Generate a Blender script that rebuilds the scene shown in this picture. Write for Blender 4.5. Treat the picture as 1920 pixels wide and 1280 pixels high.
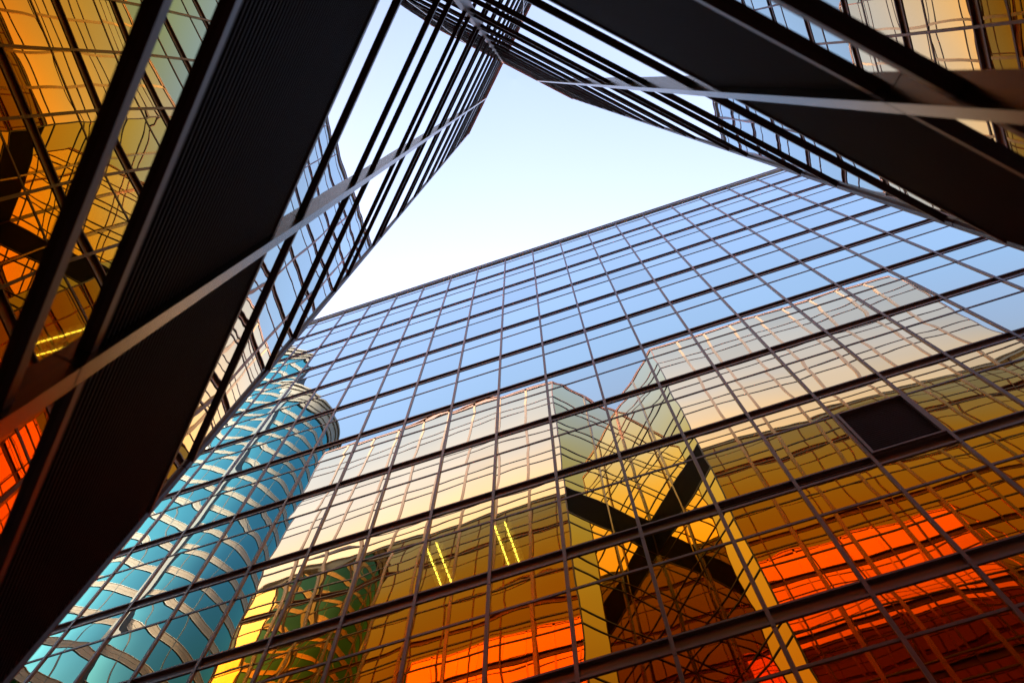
import bpy, bmesh, math, random
from mathutils import Vector, Matrix

SC = bpy.context.scene
COL = SC.collection
for o in list(bpy.data.objects):
    bpy.data.objects.remove(o)
rnd = random.Random(7)

# ------------------------------------------------------------------ camera
# rows: image right, image down, view direction, in world axes (X along the far front, Y towards it, Z up)
CAM_R = Vector((0.9494321, 0.3139635, 0.0023494))
CAM_D = Vector((-0.3034671, 0.9195590, -0.2496377))
CAM_F = Vector((-0.0805375, 0.2363011, 0.9683365))
FPX = 1903.912                      # focal length in pixels of a 1920 px wide frame
cam = bpy.data.cameras.new('camera')
cam.sensor_width = 36.0
cam.lens = 36.0 * FPX / 1920.0
cam.clip_start = 0.05
cam.clip_end = 2000.0
cam.dof.use_dof = True
cam.dof.focus_distance = 26.0
cam.dof.aperture_fstop = 4.0
camo = bpy.data.objects.new('camera', cam)
m = Matrix((CAM_R, -CAM_D, -CAM_F)).transposed().to_4x4()
camo.matrix_world = m
COL.objects.link(camo)
SC.camera = camo

# ------------------------------------------------------------------ sky and sun
SUN = Vector((-0.30, 1.0, 0.585)).normalized()      # towards the sun
SUN_EL = math.asin(SUN.z)
SUN_AZ = math.atan2(SUN.x, SUN.y)                   # from +Y towards +X
W = bpy.data.worlds.new('World')
SC.world = W
W.use_nodes = True
nt = W.node_tree
bg = nt.nodes['Background']
sky = nt.nodes.new('ShaderNodeTexSky')
sky.sky_type = 'NISHITA'
sky.sun_disc = False
sky.sun_elevation = SUN_EL
sky.sun_rotation = SUN_AZ
sky.air_density = 0.7
sky.dust_density = 5.5
sky.ozone_density = 2.0
nt.links.new(sky.outputs['Color'], bg.inputs['Color'])
bg.inputs['Strength'].default_value = 0.15

sl = bpy.data.lights.new('sun', 'SUN')
sl.energy = 3.6
sl.angle = math.radians(0.53)
sl.color = (1.0, 0.93, 0.82)
so = bpy.data.objects.new('sun', sl)
so.rotation_euler = SUN.to_track_quat('Z', 'Y').to_euler()
so.location = SUN * 300
COL.objects.link(so)

SC.view_settings.view_transform = 'Standard'
SC.view_settings.look = 'None'
SC.view_settings.exposure = 2.36
SC.view_settings.gamma = 1.0
SC.view_settings.use_curve_mapping = False

cy = SC.cycles
cy.max_bounces = 16
cy.glossy_bounces = 16
cy.diffuse_bounces = 2
cy.transmission_bounces = 4
cy.transparent_max_bounces = 8
cy.caustics_reflective = True
cy.caustics_refractive = False
cy.blur_glossy = 0.3
cy.sample_clamp_indirect = 12.0
cy.use_denoising = True
try:
    cy.denoiser = 'OPENIMAGEDENOISE'
except Exception:
    pass

# ------------------------------------------------------------------ materials
def new_mat(name):
    mt = bpy.data.materials.new(name)
    mt.use_nodes = True
    mt.node_tree.nodes.clear()
    return mt, mt.node_tree

def N(nt, t, **kw):
    n = nt.nodes.new(t)
    for k, v in kw.items():
        setattr(n, k, v)
    return n

def principled(name, col, rough=0.5, metal=0.0, spec=0.5, vary=0.15, scale=1.5, bump=0.0):
    mt, nt = new_mat(name)
    out = N(nt, 'ShaderNodeOutputMaterial')
    p = N(nt, 'ShaderNodeBsdfPrincipled')
    tc = N(nt, 'ShaderNodeTexCoord')
    nz = N(nt, 'ShaderNodeTexNoise')
    nz.inputs['Scale'].default_value = scale
    nz.inputs['Detail'].default_value = 6
    nt.links.new(tc.outputs['Object'], nz.inputs['Vector'])
    mx = N(nt, 'ShaderNodeMix', data_type='RGBA')
    mx.inputs[6].default_value = (*[c * (1 - vary) for c in col], 1)
    mx.inputs[7].default_value = (*[min(1, c * (1 + vary)) for c in col], 1)
    nt.links.new(nz.outputs['Fac'], mx.inputs[0])
    nt.links.new(mx.outputs[2], p.inputs['Base Color'])
    p.inputs['Roughness'].default_value = rough
    p.inputs['Metallic'].default_value = metal
    p.inputs['Specular IOR Level'].default_value = spec
    if bump:
        b = N(nt, 'ShaderNodeBump')
        b.inputs['Strength'].default_value = 1.0
        b.inputs['Distance'].default_value = bump
        nt.links.new(nz.outputs['Fac'], b.inputs['Height'])
        nt.links.new(b.outputs['Normal'], p.inputs['Normal'])
    nt.links.new(p.outputs['BSDF'], out.inputs['Surface'])
    return mt

def mirror_glass(name, stops, see=0.0, see_col=(0.9, 0.75, 0.25), ripple=0.00012, rscale=1.6, tone=True):
    """coated mirror glass: tint by the angle of incidence (stops over |N.I|), faint ripple in the sheet"""
    mt, nt = new_mat(name)
    out = N(nt, 'ShaderNodeOutputMaterial')
    g = N(nt, 'ShaderNodeBsdfGlossy')
    g.inputs['Roughness'].default_value = 0.0
    geo = N(nt, 'ShaderNodeNewGeometry')
    dot = N(nt, 'ShaderNodeVectorMath', operation='DOT_PRODUCT')
    nt.links.new(geo.outputs['Normal'], dot.inputs[0])
    nt.links.new(geo.outputs['Incoming'], dot.inputs[1])
    ab = N(nt, 'ShaderNodeMath', operation='ABSOLUTE')
    nt.links.new(dot.outputs['Value'], ab.inputs[0])
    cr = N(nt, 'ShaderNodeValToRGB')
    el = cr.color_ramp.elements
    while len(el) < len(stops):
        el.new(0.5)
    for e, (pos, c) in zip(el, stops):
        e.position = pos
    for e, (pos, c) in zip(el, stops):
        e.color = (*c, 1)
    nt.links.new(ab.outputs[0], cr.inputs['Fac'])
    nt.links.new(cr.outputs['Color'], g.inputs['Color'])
    if ripple:
        tc = N(nt, 'ShaderNodeTexCoord')
        nz = N(nt, 'ShaderNodeTexNoise')
        nz.inputs['Scale'].default_value = rscale
        nz.inputs['Detail'].default_value = 1.0
        nt.links.new(tc.outputs['Object'], nz.inputs['Vector'])
        b = N(nt, 'ShaderNodeBump')
        b.inputs['Strength'].default_value = 1.0
        b.inputs['Distance'].default_value = ripple
        nt.links.new(nz.outputs['Fac'], b.inputs['Height'])
        nt.links.new(b.outputs['Normal'], g.inputs['Normal'])
    at = N(nt, 'ShaderNodeAttribute')
    at.attribute_name = 'tone'
    mul = N(nt, 'ShaderNodeVectorMath', operation='SCALE')
    nt.links.new(cr.outputs['Color'], mul.inputs[0])
    nt.links.new(at.outputs['Fac'], mul.inputs['Scale'])
    if tone:
        nt.links.new(mul.outputs['Vector'], g.inputs['Color'])
    surf = g.outputs['BSDF']
    if see:
        tr = N(nt, 'ShaderNodeBsdfTransparent')
        tr.inputs['Color'].default_value = (*see_col, 1)
        mx = N(nt, 'ShaderNodeMixShader')
        mx.inputs[0].default_value = see
        nt.links.new(surf, mx.inputs[1])
        nt.links.new(tr.outputs[0], mx.inputs[2])
        surf = mx.outputs[0]
    nt.links.new(surf, out.inputs['Surface'])
    return mt

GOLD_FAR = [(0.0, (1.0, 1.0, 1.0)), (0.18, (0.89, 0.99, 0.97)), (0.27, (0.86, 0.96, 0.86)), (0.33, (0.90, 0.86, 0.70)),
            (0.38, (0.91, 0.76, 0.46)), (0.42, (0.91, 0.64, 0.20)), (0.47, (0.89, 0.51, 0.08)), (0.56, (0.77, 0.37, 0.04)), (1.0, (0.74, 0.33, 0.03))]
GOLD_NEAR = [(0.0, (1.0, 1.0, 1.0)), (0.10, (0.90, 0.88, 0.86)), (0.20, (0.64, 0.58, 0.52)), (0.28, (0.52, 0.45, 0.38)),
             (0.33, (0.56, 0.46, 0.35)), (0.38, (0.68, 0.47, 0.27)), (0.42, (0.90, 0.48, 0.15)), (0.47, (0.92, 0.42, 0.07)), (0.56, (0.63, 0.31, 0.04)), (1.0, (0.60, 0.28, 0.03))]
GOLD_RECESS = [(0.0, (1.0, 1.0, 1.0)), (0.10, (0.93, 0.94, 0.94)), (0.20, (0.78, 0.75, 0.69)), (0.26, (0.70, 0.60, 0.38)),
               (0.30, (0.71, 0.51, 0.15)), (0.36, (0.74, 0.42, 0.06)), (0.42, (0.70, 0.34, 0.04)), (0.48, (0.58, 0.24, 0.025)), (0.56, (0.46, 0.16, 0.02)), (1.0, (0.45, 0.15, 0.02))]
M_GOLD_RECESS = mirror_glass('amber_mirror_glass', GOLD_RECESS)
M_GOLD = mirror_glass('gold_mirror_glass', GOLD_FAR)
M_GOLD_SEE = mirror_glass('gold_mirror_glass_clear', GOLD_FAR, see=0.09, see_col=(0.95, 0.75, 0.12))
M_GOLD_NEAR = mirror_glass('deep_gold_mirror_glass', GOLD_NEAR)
M_TEAL = mirror_glass('teal_glass', [(0.0, (0.9, 0.95, 1.0)), (0.15, (0.10, 0.42, 0.45)), (0.4, (0.065, 0.24, 0.27)), (1.0, (0.06, 0.17, 0.20))],
                      ripple=0.004, rscale=0.25, tone=False)
M_FRAME = principled('bronze_frame', (0.16, 0.064, 0.042), 0.34, 0.3, 0.5, 0.25, 2.0)
M_MULLION_GLINT = principled('glint_bronze_mullion', (0.40, 0.20, 0.08), 0.25, 0.8, 0.5, 0.3, 1.2)  # bronze coloured up to copper to stand in for orange sun glints
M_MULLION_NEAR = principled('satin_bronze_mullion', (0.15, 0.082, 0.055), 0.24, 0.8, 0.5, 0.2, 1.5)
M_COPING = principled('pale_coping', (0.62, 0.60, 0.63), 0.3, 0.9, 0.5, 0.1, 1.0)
M_FRAME_NEAR = principled('red_bounce_bronze_frame', (0.085, 0.024, 0.015), 0.4, 0.1, 0.25, 0.2, 2.0)  # red bounce light is put into the base colour of this bronze
M_LOUVRE = principled('dark_louvre', (0.036, 0.013, 0.011), 0.6, 0.0, 0.1, 0.2, 3.0)
M_BLADE = principled('louvre_blade', (0.12, 0.045, 0.035), 0.5, 0.0, 0.25, 0.15, 3.0)
M_CORE = principled('building_core', (0.05, 0.04, 0.035), 0.8, 0.0, 0.2, 0.1, 0.5)
M_BEIGE = principled('beige_cladding', (0.15, 0.118, 0.088), 0.6, 0.0, 0.3, 0.08, 0.6)
M_WHITE = principled('white_ledge', (0.30, 0.285, 0.26), 0.5, 0.0, 0.3, 0.05, 1.0)
M_PLASTER = principled('pale_plaster', (0.45, 0.40, 0.30), 0.7, 0.0, 0.2, 0.06, 0.4)
M_GREY = principled('mullion_and_seam_shade', (0.03, 0.03, 0.026), 0.5, 0.0, 0.4, 0.1, 1.0)
M_GROUND = principled('asphalt_ground', (0.06, 0.058, 0.055), 0.9, 0.0, 0.2, 0.25, 0.4, 0.01)
M_PAVE = principled('stone_paving', (0.24, 0.22, 0.2), 0.8, 0.0, 0.3, 0.15, 0.8, 0.004)
M_HOUSING = principled('lamp_housing', (0.25, 0.25, 0.2), 0.5, 0.0, 0.3, 0.05)
def emit(name, col, s):
    mt, nt = new_mat(name)
    out = N(nt, 'ShaderNodeOutputMaterial')
    e = N(nt, 'ShaderNodeEmission')
    e.inputs['Color'].default_value = (*col, 1)
    e.inputs['Strength'].default_value = s
    nt.links.new(e.outputs[0], out.inputs['Surface'])
    return mt
M_TUBE = emit('fluorescent_tube', (1.0, 0.93, 0.55), 5.0)

# ------------------------------------------------------------------ building helpers
GZ = -1.6                                           # ground level, camera at the origin

class Wall:
    """a vertical facade plane: start point, direction along it, outward normal, length"""
    def __init__(s, p0, p1, out):
        s.p0 = Vector((p0[0], p0[1], 0)); d = Vector((p1[0], p1[1], 0)) - s.p0
        s.len = d.length; s.d = d.normalized(); s.n = Vector((out[0], out[1], 0)).normalized()
    def pt(s, u, z, o=0.0):
        q = s.p0 + s.d * u + s.n * o
        return Vector((q.x, q.y, z))

class MB:
    def __init__(s):
        s.v = []; s.f = []; s.mi = []; s.sm = []; s.tone = {}
    def hexa(s, c, mi=0):
        b = len(s.v); s.v += [tuple(p) for p in c]
        for q in ((0, 3, 2, 1), (4, 5, 6, 7), (0, 1, 5, 4), (1, 2, 6, 5), (2, 3, 7, 6), (3, 0, 4, 7)):
            s.f.append(tuple(b + i for i in q)); s.mi.append(mi); s.sm.append(False)
    def wbox(s, w, u0, u1, z0, z1, o0, o1, mi=0):
        s.hexa([w.pt(u0, z0, o0), w.pt(u1, z0, o0), w.pt(u1, z0, o1), w.pt(u0, z0, o1),
                w.pt(u0, z1, o0), w.pt(u1, z1, o0), w.pt(u1, z1, o1), w.pt(u0, z1, o1)], mi)
    def slat(s, w, u0, u1, z, h, o0, o1, drop):
        """a louvre blade: inner edge high, outer edge lower"""
        s.hexa([w.pt(u0, z, o0), w.pt(u1, z, o0), w.pt(u1, z - drop, o1), w.pt(u0, z - drop, o1),
                w.pt(u0, z + h, o0), w.pt(u1, z + h, o0), w.pt(u1, z + h - drop, o1), w.pt(u0, z + h - drop, o1)])
    def box(s, a, b, mi=0):
        (x0, y0, z0), (x1, y1, z1) = a, b
        s.hexa([(x0, y0, z0), (x1, y0, z0), (x1, y1, z0), (x0, y1, z0), (x0, y0, z1), (x1, y0, z1), (x1, y1, z1), (x0, y1, z1)], mi)
    def prism(s, pts, z0, z1, mi=0):
        b = len(s.v); n = len(pts)
        s.v += [(x, y, z0) for x, y in pts] + [(x, y, z1) for x, y in pts]
        s.f.append(tuple(b + i for i in reversed(range(n)))); s.f.append(tuple(b + n + i for i in range(n)))
        s.mi += [mi, mi]; s.sm += [False, False]
        for i in range(n):
            j = (i + 1) % n
            s.f.append((b + i, b + j, b + n + j, b + n + i)); s.mi.append(mi); s.sm.append(False)
    def pane(s, w, u0, u1, z0, z1, amp, nx=8, nz=None, mi=0):
        """one sheet of glass with a slight bulge, tilt and twist of its own"""
        du, dz = u1 - u0, z1 - z0
        if nz is None:
            nz = max(4, int(round(nx * dz / du)))
        amp *= min(1.0, dz / 1.8) ** 0.8
        A = amp * rnd.uniform(0.25, 1.25) * rnd.choice((1, 1, -0.8))
        tu, tz = rnd.gauss(0, amp * 0.45), rnd.gauss(0, amp * 0.45)
        tw = rnd.gauss(0, amp * 0.4)
        ph1, ph2 = rnd.uniform(0, 6.28), rnd.uniform(0, 6.28)
        B = amp * 0.07
        b = len(s.v)
        tn = min(1.04, max(0.86, rnd.gauss(0.985, 0.03)))
        s.tone.update((q, tn) for q in range(b, b + (nx + 1) * (nz + 1)))
        for j in range(nz + 1):
            y = j / nz * 2 - 1
            for i in range(nx + 1):
                x = i / nx * 2 - 1
                h = A * (1 - x ** 4) * (1 - y ** 4) + tu * x + tz * y + tw * x * y
                h += B * math.sin(3.3 * x + ph1 + 1.3 * y) * math.sin(3.9 * y + ph2)
                s.v.append(tuple(w.pt(u0 + du * i / nx, z0 + dz * j / nz, h)))
        for j in range(nz):
            for i in range(nx):
                a = b + j * (nx + 1) + i
                s.f.append((a, a + 1, a + nx + 2, a + nx + 1)); s.mi.append(mi); s.sm.append(True)
    def ring(s, cx, cy, r0, r1, z0, z1, a0, a1, n, mi=0, smooth=True):
        """an arc-shaped band between radii r0 and r1"""
        b = len(s.v)
        for k in range(n + 1):
            a = a0 + (a1 - a0) * k / n; c, sn = math.cos(a), math.sin(a)
            for r, z in ((r1, z0), (r1, z1), (r1, z1), (r0, z1), (r0, z0), (r1, z0)):
                s.v.append((cx + r * c, cy + r * sn, z))
        for k in range(n):
            for e in (0, 2, 3, 4):
                p = b + 6 * k + e; q = p + 1
                s.f.append((p, p + 6, q + 6, q)); s.mi.append(mi); s.sm.append(smooth and e == 0)
        s.f.append((b, b + 1, b + 3, b + 4)); s.mi.append(mi); s.sm.append(False)
        e = b + 6 * n
        s.f.append((e + 4, e + 3, e + 1, e)); s.mi.append(mi); s.sm.append(False)
    def build(s, name, mats, parent=None):
        me = bpy.data.meshes.new(name)
        me.from_pydata(s.v, [], s.f)
        if not isinstance(mats, (list, tuple)):
            mats = [mats]
        for mt in mats:
            me.materials.append(mt)
        me.polygons.foreach_set('material_index', s.mi)
        me.polygons.foreach_set('use_smooth', s.sm)
        if s.tone:
            at = me.attributes.new('tone', 'FLOAT', 'POINT')
            at.data.foreach_set('value', [s.tone.get(q, 1.0) for q in range(len(s.v))])
        me.update()
        o = bpy.data.objects.new(name, me)
        COL.objects.link(o)
        if parent:
            o.parent = parent
        return o

def tag(o, label=None, cat=None, group=None, kind=None):
    for k, v in (('label', label), ('category', cat), ('group', group), ('kind', kind)):
        if v:
            o[k] = v
    return o

def thing(name, label, cat, group=None):
    o = bpy.data.objects.new(name, None)
    o.empty_display_size = 1.0
    COL.objects.link(o)
    return tag(o, label, cat, group)

def proj(p):
    c = (CAM_R.dot(p), CAM_D.dot(p), CAM_F.dot(p))
    if c[2] <= 0.1:
        return None
    return (c[0] / c[2] * FPX + 960, c[1] / c[2] * FPX + 640)

def frame_area(w, u0, u1, z0, z1):
    """size of a pane in the picture, 0 when it lies outside it"""
    q = [proj(w.pt(u, z)) for u, z in ((u0, z0), (u1, z0), (u1, z1), (u0, z1))]
    if any(c is None for c in q):
        return 0
    q = [(min(1920, max(0, x)), min(1280, max(0, y))) for x, y in q]
    return abs(sum(q[i][0] * q[(i + 1) % 4][1] - q[(i + 1) % 4][0] * q[i][1] for i in range(4))) / 2

# ------------------------------------------------------------------ the far tower (the big front of the picture)
FY = 7.65                                           # glass plane
BAY = 1.341
FX0, FX1 = -1.63 - 23 * BAY, -1.63 + 17 * BAY
FT = 47.3                                           # top
FLOORS = [12.0 + 3.53 * k for k in range(-3, 10)]   # underside of every deep band
BH = 0.41                                           # height of a deep band

far = thing('glass_tower', 'wide gold mirror-glass office tower filling the lower right, gridded by brown metal frames', 'building')
fw = Wall((FX0, FY), (FX1, FY), (0, -1))
nb = 40
mull_u = [k * BAY for k in range(nb + 1)]
LOUV_BAY = 23 + 4                                   # the bay with the louvre panel
LIT = [(23 - 3 + 1, 15.9), (23 - 2 + 1, 15.9)]

# rows of glass: (z0, z1) between bands and transoms
rows = []
zb = GZ
levels = FLOORS + [FT - 0.28]
thin = []
prev = GZ + 0.4
for z in levels:
    t = z + BH - 1.46 if z < FT - 1 else FT - 1.05
    if z > FT - 1:
        t = FT - 1.1
    thin.append(t)
    rows.append((prev, t - 0.04, 'big')); rows.append((t + 0.04, z, 'small'))
    prev = z + BH
louv_row = min(range(len(rows)), key=lambda i: abs(rows[i][0] - 15.95))
cand = []
for ri, (z0, z1, kind) in enumerate(rows):
    for k in range(nb):
        if ri == louv_row and k == LOUV_BAY:
            continue
        u0, u1 = mull_u[k] + 0.04, mull_u[k + 1] - 0.04
        X = FX0 + (u0 + u1) / 2
        a = frame_area(fw, u0, u1, z0, z1) if -1.72 < X / FY < 1.42 else 0
        cand.append((a, ri, k, u0, u1, z0, z1))
LITSET = {(louv_row, 21), (louv_row, 22)}
cand.sort(key=lambda c: (-(c[0] + (1e9 if (c[1], c[2]) in LITSET else 0)), c[1], c[2]))
rest = MB()
for i, (a, ri, k, u0, u1, z0, z1) in enumerate(cand):
    lit = (ri, k) in LITSET
    if i < 100:
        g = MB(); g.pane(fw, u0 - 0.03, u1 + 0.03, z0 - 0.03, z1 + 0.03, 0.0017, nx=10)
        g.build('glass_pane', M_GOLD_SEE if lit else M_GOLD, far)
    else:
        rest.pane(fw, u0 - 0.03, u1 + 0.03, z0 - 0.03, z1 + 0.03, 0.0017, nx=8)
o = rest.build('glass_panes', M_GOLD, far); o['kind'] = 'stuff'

DEEP = 0.018
for z in FLOORS:
    b = MB()
    b.wbox(fw, 0, fw.len, z + 0.07, z + BH - 0.05, -0.08, DEEP - 0.05)
    b.wbox(fw, 0, fw.len, z, z + 0.07, -0.08, DEEP)
    b.wbox(fw, 0, fw.len, z + BH - 0.05, z + BH, -0.08, DEEP)
    b.build('floor_band', M_FRAME, far)
for t in thin:
    b = MB(); b.wbox(fw, 0, fw.len, t - 0.032, t + 0.032, -0.04, 0.012); b.build('transom', M_FRAME, far)
b = MB(); b.wbox(fw, 0, fw.len, FT - 0.28, FT - 0.06, -0.3, 0.06); b.wbox(fw, 0, fw.len, FT - 0.06, FT, -0.4, 0.10); b.build('coping', M_COPING, far)
for u in mull_u:
    b = MB()
    zs = [GZ] + [z - 0.10 for z in FLOORS] + [FT - 0.07]
    for i in range(len(zs) - 1):
        b.wbox(fw, u - 0.030, u + 0.030, zs[i] + 0.008, zs[i + 1] - 0.008, -0.04, 0.03)
    b.wbox(fw, u - 0.026, u + 0.026, GZ, FT - 0.08, -0.03, 0.022)
    b.build('mullion', M_FRAME, far)
# the single louvre panel
z0, z1, _ = rows[louv_row]
u0, u1 = mull_u[LOUV_BAY] + 0.038, mull_u[LOUV_BAY + 1] - 0.038
b = MB()
b.wbox(fw, u0, u0 + 0.05, z0, z1, -0.08, 0.06); b.wbox(fw, u1 - 0.05, u1, z0, z1, -0.08, 0.06)
b.wbox(fw, u0 + 0.05, u1 - 0.05, z0, z0 + 0.05, -0.08, 0.06); b.wbox(fw, u0 + 0.05, u1 - 0.05, z1 - 0.05, z1, -0.08, 0.06)
lf = b.build('louvre_frame', M_FRAME, far)
b = MB(); n = 24
for i in range(n):
    z = z0 + 0.06 + (z1 - z0 - 0.11) * (i + 0.5) / n
    b.slat(fw, u0 + 0.05, u1 - 0.05, z, 0.012, -0.06, 0.012, 0.018)
b.wbox(fw, u0 + 0.05, u1 - 0.05, z0 + 0.05, z1 - 0.05, -0.12, -0.09)
b.build('louvre_blades', M_BLADE, lf)
# dark slots of a trickle vent in the deep band below and beside the panel
zv = min(FLOORS, key=lambda z: abs(z - 15.53))
b = MB()
for kb in (LOUV_BAY - 1, LOUV_BAY - 2):
    ua, ub = mull_u[kb] + 0.05, mull_u[kb + 1] - 0.05
    for q in range(3):
        zz = zv + 0.10 + q * 0.075
        b.wbox(fw, ua, ub, zz, zz + 0.035, -0.05, DEEP - 0.044)
b.build('vent_slots', M_LOUVRE, far)
# body behind the glass
b = MB(); b.box((FX0 + 0.2, FY + 4.0, GZ), (FX1 - 0.2, FY + 18, FT - 0.7)); b.build('core', M_CORE, far)
for z in FLOORS:
    b = MB(); b.box((FX0 + 0.2, FY + 0.14, z + 0.05), (FX1 - 0.2, FY + 4.0, z + BH - 0.05)); b.build('floor_slab', M_CORE, far)
b = MB(); b.box((FX0 + 0.1, FY + 0.1, FT - 0.68), (FX1 - 0.1, FY + 18.1, FT - 0.35)); b.build('roof', M_CORE, far)
for X, d in ((FX0, -1), (FX1, 1)):
    sw = Wall((X, FY + 0.1), (X, FY + 18), (d, 0))
    b = MB()
    for (za, zc, kd) in rows:
        for k in range(13):
            b.pane(sw, k * 1.37 + 0.02, (k + 1) * 1.37 - 0.02, za, zc, 0.003, nx=2, nz=2)
    o = b.build('side_panes', M_GOLD, far); o['kind'] = 'stuff'
    b = MB()
    for z in FLOORS:
        b.wbox(sw, 0, sw.len, z, z + BH, -0.05, DEEP)
    for t in thin:
        b.wbox(sw, 0, sw.len, t - 0.04, t + 0.04, -0.04, 0.055)
    for k in range(14):
        b.wbox(sw, k * 1.37 - 0.038, k * 1.37 + 0.038, GZ, FT - 0.3, -0.04, 0.1)
    b.build('side_frame', M_FRAME, far)

# two fluorescent fittings under the ceiling behind the glass
for (lx, lab) in ((-4.46, 'fluorescent ceiling light behind the gold glass, the one nearer the teal tower reflection'),
                  (-3.00, 'fluorescent ceiling light behind the gold glass, the one nearer the dark recess reflection')):
    t = thing('ceiling_light', lab, 'ceiling light', 'ceiling lights seen through the glass')
    t.location = (lx, FY + 1.1, 18.95)
    b = MB(); b.box((-0.22, -0.70, -0.005), (0.22, 0.75, 0.07)); b.build('housing', M_HOUSING, t)
    b = MB()
    for q in range(12):
        b.box((-0.2, -0.64 + q * 0.118, -0.085), (0.2, -0.63 + q * 0.118, -0.005))
    b.build('baffles', M_HOUSING, t)
    for sx in (-0.11, 0.11):
        b = MB(); n = 10; r = 0.018
        pts = [(sx + r * math.cos(6.2832 * i / n), -0.05 + r * math.sin(6.2832 * i / n)) for i in range(n)]
        vb = len(b.v)
        b.v += [(x, -0.64, z) for x, z in pts] + [(x, 0.69, z) for x, z in pts]
        for i in range(n):
            j = (i + 1) % n
            b.f.append((vb + i, vb + j, vb + n + j, vb + n + i)); b.mi.append(0); b.sm.append(True)
        b.f.append(tuple(vb + i for i in range(n))); b.f.append(tuple(vb + n + i for i in reversed(range(n))))
        b.mi += [0, 0]; b.sm += [False, False]
        b.build('tube', M_TUBE, t)

# ------------------------------------------------------------------ the near tower with its recessed corner
NT = 46.2
C0 = (-0.251, -0.866)
A = 2.45
EL = (C0[0] - A, C0[1] + A)
ER = (C0[0] + A, C0[1] + A)
NB = 1.275
FLE = (EL[0] - 9 * NB, EL[1]); FRE = (ER[0] + 9 * NB, ER[1])
CLE = (FLE[0] - A, FLE[1] - A); CRE = (FRE[0] + A, FRE[1] - A)
BACK = -15.0
near = thing('recessed_tower', 'near gold mirror-glass tower with dark louvre bands, meeting in a recessed corner above the viewer', 'building')
s2 = 0.70711
UP = [2.9 + 3.14 * k for k in range(-1, 14)]        # upper bar of each pair
LOWER = {2.9: 2.36}
def lower_of(k, z):
    return {1: 2.36, 2: 5.25, 3: 8.12, 4: 11.35}.get(k, z - 0.80)
LOW = [lower_of(k, z) for k, z in enumerate(UP)]
walls = [('L', Wall(C0, EL, (1, 1)), 2), ('R', Wall(C0, ER, (-1, 1)), 2),
         ('FL', Wall(EL, FLE, (0, 1)), 9), ('FR', Wall(ER, FRE, (0, 1)), 9),
         ('CL', Wall(FLE, CLE, (-1, 1)), 2), ('CR', Wall(FRE, CRE, (1, 1)), 2),
         ('SL', Wall(CLE, (CLE[0], BACK), (-1, 0)), 10), ('SR', Wall(CRE, (CRE[0], BACK), (1, 0)), 10)]
BP, BHN = 0.022, 0.055
cand = []
restn = MB(); restr = MB()
LOUV = {1: True, 10: True}                          # storeys whose big pane in the recess is a louvre band
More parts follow.
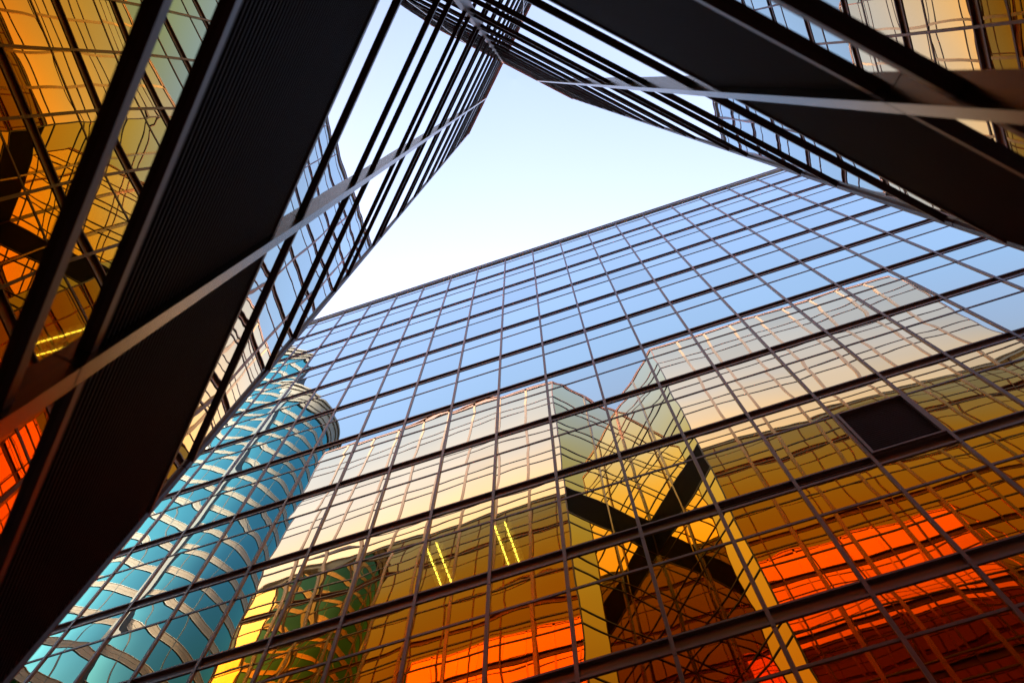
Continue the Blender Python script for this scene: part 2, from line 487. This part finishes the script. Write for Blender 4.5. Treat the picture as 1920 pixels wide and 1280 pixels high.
for nm, w, n in walls:
    du = w.len / n
    recess = nm in ('L', 'R')
    amp = 0.0010 if recess else 0.0016
    prev = GZ + 0.3
    for k, z in enumerate(UP):
        lo = LOW[k]
        for j in range(n):
            u0, u1 = j * du + 0.02, (j + 1) * du - 0.02
            if lo - prev > 0.2 and not (recess and (k - 1) in LOUV):
                cand.append((frame_area(w, u0, u1, prev, lo) if recess else 0, w, u0, u1, prev + 0.02, lo + 0.02, amp, recess))
            cand.append((frame_area(w, u0, u1, lo, z) if recess else 0, w, u0, u1, lo + 0.03, z + 0.02, amp, recess))
        if recess and (k - 1) in LOUV:
            b = MB(); m_ = int((lo - prev) / 0.046)
            for i in range(m_):
                zz = prev + (lo - prev) * (i + 0.7) / m_
                b.slat(w, 0.05, w.len - 0.05, zz, 0.012, -0.06, 0.012, 0.035)
            b.wbox(w, 0.03, w.len - 0.03, prev, lo, -0.10, -0.07)
            b.build('louvre_band', M_LOUVRE, near)
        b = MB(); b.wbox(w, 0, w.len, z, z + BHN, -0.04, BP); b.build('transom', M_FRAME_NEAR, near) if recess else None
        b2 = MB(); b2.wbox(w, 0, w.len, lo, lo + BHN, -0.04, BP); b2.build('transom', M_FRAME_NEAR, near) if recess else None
        prev = z + BHN
    for j in range(n):
        u0, u1 = j * du + 0.02, (j + 1) * du - 0.02
        cand.append((frame_area(w, u0, u1, prev, NT - 0.2) if recess else 0, w, u0, u1, prev, NT - 0.2, amp, recess))
    if not recess:
        b = MB()
        for k, z in enumerate(UP):
            b.wbox(w, 0, w.len, z, z + 0.06, -0.04, 0.016); b.wbox(w, 0, w.len, LOW[k], LOW[k] + 0.06, -0.04, 0.016)
        b.build('transom_grid', M_FRAME, near)
    for j in range(n + 1):
        wd = (0.035 if recess else 0.05) if 0 < j < n else 0.06
        dp = 0.045 if recess else 0.03
        if j == 0 and nm in ('FL', 'FR', 'CL', 'CR', 'SL', 'SR'):
            continue
        if j == 0 and nm == 'R':
            continue
        b = MB(); zs = [GZ] + [z - 0.12 for z in UP] + [NT - 0.05]
        if j == 0 and nm == 'L':                    # inner corner post
            q = 0.07
            b.prism([(C0[0] - q, C0[1] + 0.0), (C0[0], C0[1] - q), (C0[0] + q, C0[1]), (C0[0], C0[1] + q)], GZ, NT - 0.05)
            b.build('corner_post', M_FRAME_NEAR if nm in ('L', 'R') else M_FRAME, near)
            continue
        if j == n:                                  # outer corner post: an octagonal cover over the arris
            P = w.pt(w.len, 0, 0.0)
            for i in range(len(zs) - 1):
                pts = [(P.x + 0.028 * math.cos(math.pi * (i2 + 0.5) / 4), P.y + 0.028 * math.sin(math.pi * (i2 + 0.5) / 4)) for i2 in range(8)]
                b.prism(pts, zs[i] + 0.006, zs[i + 1] - 0.006)
            b.build('corner_post', M_FRAME_NEAR if nm in ('L', 'R') else M_FRAME, near)
            continue
        for i in range(len(zs) - 1):
            b.wbox(w, j * du - wd, j * du + wd, zs[i] + 0.006, zs[i + 1] - 0.006, -0.04, dp)
        b.build('mullion', M_MULLION_NEAR if recess else M_MULLION_GLINT, near)
    b = MB(); b.wbox(w, 0, w.len, NT - 0.2, NT - 0.05, -0.25, 0.03); b.wbox(w, 0, w.len, NT - 0.05, NT, -0.3, 0.05); b.build('coping', M_FRAME, near)
cand.sort(key=lambda c: -c[0])
for i, (a, w, u0, u1, z0, z1, amp, rec) in enumerate(cand):
    if i < 100:
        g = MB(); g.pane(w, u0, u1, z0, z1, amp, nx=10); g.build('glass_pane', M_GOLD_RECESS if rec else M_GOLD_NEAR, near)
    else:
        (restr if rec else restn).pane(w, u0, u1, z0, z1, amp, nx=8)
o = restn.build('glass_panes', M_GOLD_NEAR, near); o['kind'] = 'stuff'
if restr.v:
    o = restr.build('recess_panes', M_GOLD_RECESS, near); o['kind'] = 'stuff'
g = 0.35
core = [(C0[0], C0[1] - g * 1.45), (ER[0] + g * 0.42, ER[1] - g), (FRE[0] - g * 0.42, FRE[1] - g), (CRE[0] - g, CRE[1] - g * 0.42), (CRE[0] - g, BACK),
        (CLE[0] + g, BACK), (CLE[0] + g, CLE[1] - g * 0.42), (FLE[0] + g * 0.42, FLE[1] - g), (EL[0] - g * 0.42, EL[1] - g)]
b = MB(); b.prism(core, GZ, NT - 0.5); b.build('core', M_CORE, near)

# ------------------------------------------------------------------ the teal tower with curved bands (seen in the reflections)
TS = 0.70
TZ = GZ / TS
teal = thing('curved_tower', 'teal glass tower with curved beige bands, mirrored in the gold glass beyond the louvre wall', 'building')
vols = [((-45.2, -18.5), 12.6, 127.5), ((-39.25, -15.3), 6.3, 115.0)]
FH = 3.8
for vi, ((cx, cy_), R, H) in enumerate(vols):
    a0, a1 = (math.radians(43), math.radians(59)) if vi == 0 else (math.radians(-95), math.radians(120))
    ns = 72
    nf = int((H - TZ - 4) / FH)
    top = H - (2.6 if vi == 0 else 4.6)
    for f in range(nf):
        z1 = top - f * FH
        z0 = z1 - FH
        b = MB(); b.ring(cx, cy_, R - 0.4, R, z0 + 1.00, z1 - 0.02, a0, a1, ns); b.build('window_band', M_TEAL, teal)
        b = MB()
        b.ring(cx, cy_, R - 0.4, R + 0.03, z0 + 0.05, z0 + 0.49, a0, a1, ns, 0)
        b.ring(cx, cy_, R - 0.4, R + 0.03, z0 + 0.51, z0 + 0.95, a0, a1, ns, 0)
        b.ring(cx, cy_, R - 0.4, R + 0.06, z0, z0 + 0.05, a0, a1, ns, 1)
        b.ring(cx, cy_, R - 0.4, R + 0.06, z0 + 0.95, z0 + 1.00, a0, a1, ns, 1)
        b.build('spandrel_band', [M_BEIGE, M_WHITE], teal)
    b = MB()
    for zz0, zz1, ov in ((top, top + 1.0, 0.15), (top + 1.05, H - 1.5, 0.25), (H - 1.45, H - 0.6, 0.4), (H - 0.55, H, 0.6)):
        b.ring(cx, cy_, R - 0.6, R + ov, zz0, zz1, a0, a1, ns, 0)
    b.build('cornice', M_BEIGE, teal)
    b = MB(); nm_ = max(2, int(R * (a1 - a0) / 2.6))
    for k in range(nm_ + 1):
        a = a0 + (a1 - a0) * k / nm_; c, sn = math.cos(a), math.sin(a); tx, ty = -sn, c
        P = Vector((cx + R * c, cy_ + R * sn, 0))
        hw, o0, o1 = 0.035, -0.05, 0.03
        pts = [(P.x + tx * e + c * q, P.y + ty * e + sn * q) for e, q in ((-hw, o0), (hw, o0), (hw, o1), (-hw, o1))]
        b.prism(pts, TZ, top)
    b.build('window_mullions', M_GREY, teal)
    b = MB(); n = 40
    b.prism([(cx + (R - 0.45) * math.cos(a0 + (a1 - a0) * i / n), cy_ + (R - 0.45) * math.sin(a0 + (a1 - a0) * i / n)) for i in range(n + 1)]
            + ([(cx - R * 0.9, cy_ - R * 0.9)] if vi else [(cx + 3.0, cy_)]), TZ, H - 0.8)
    b.build('core', M_CORE, teal)
b = MB()
b.prism([(-36.3, -10.3), (-35.7, -10.3), (-35.65, -9.75), (-36.0, -9.6)], TZ, 113.0)
b.build('seam_groove_shade', M_GREY, teal)  # thin dark prism stands in for the shaded groove at the seam

b = MB(); b.box((-41.9, -10.0, TZ), (-38.78, -7.62, 118.0))  # blank wall added only to mirror as a bright yellow strip
b.build('added_strip_wall', M_PLASTER, teal)
teal.scale = (TS, TS, TS)
teal.location = (0.0, 2 * FY * (1 - TS), 0.0)

# ------------------------------------------------------------------ ground
b = MB()
b.v += [(-900, -900, GZ), (900, -900, GZ), (900, 900, GZ), (-900, 900, GZ)]; b.f.append((0, 1, 2, 3)); b.mi.append(0); b.sm.append(False)
o = b.build('ground', M_GROUND); o['kind'] = 'structure'
b = MB(); b.box((-33, -16, GZ - 0.2), (24, FY + 0.5, GZ + 0.004)); o = b.build('pavement', M_PAVE); o['kind'] = 'structure'
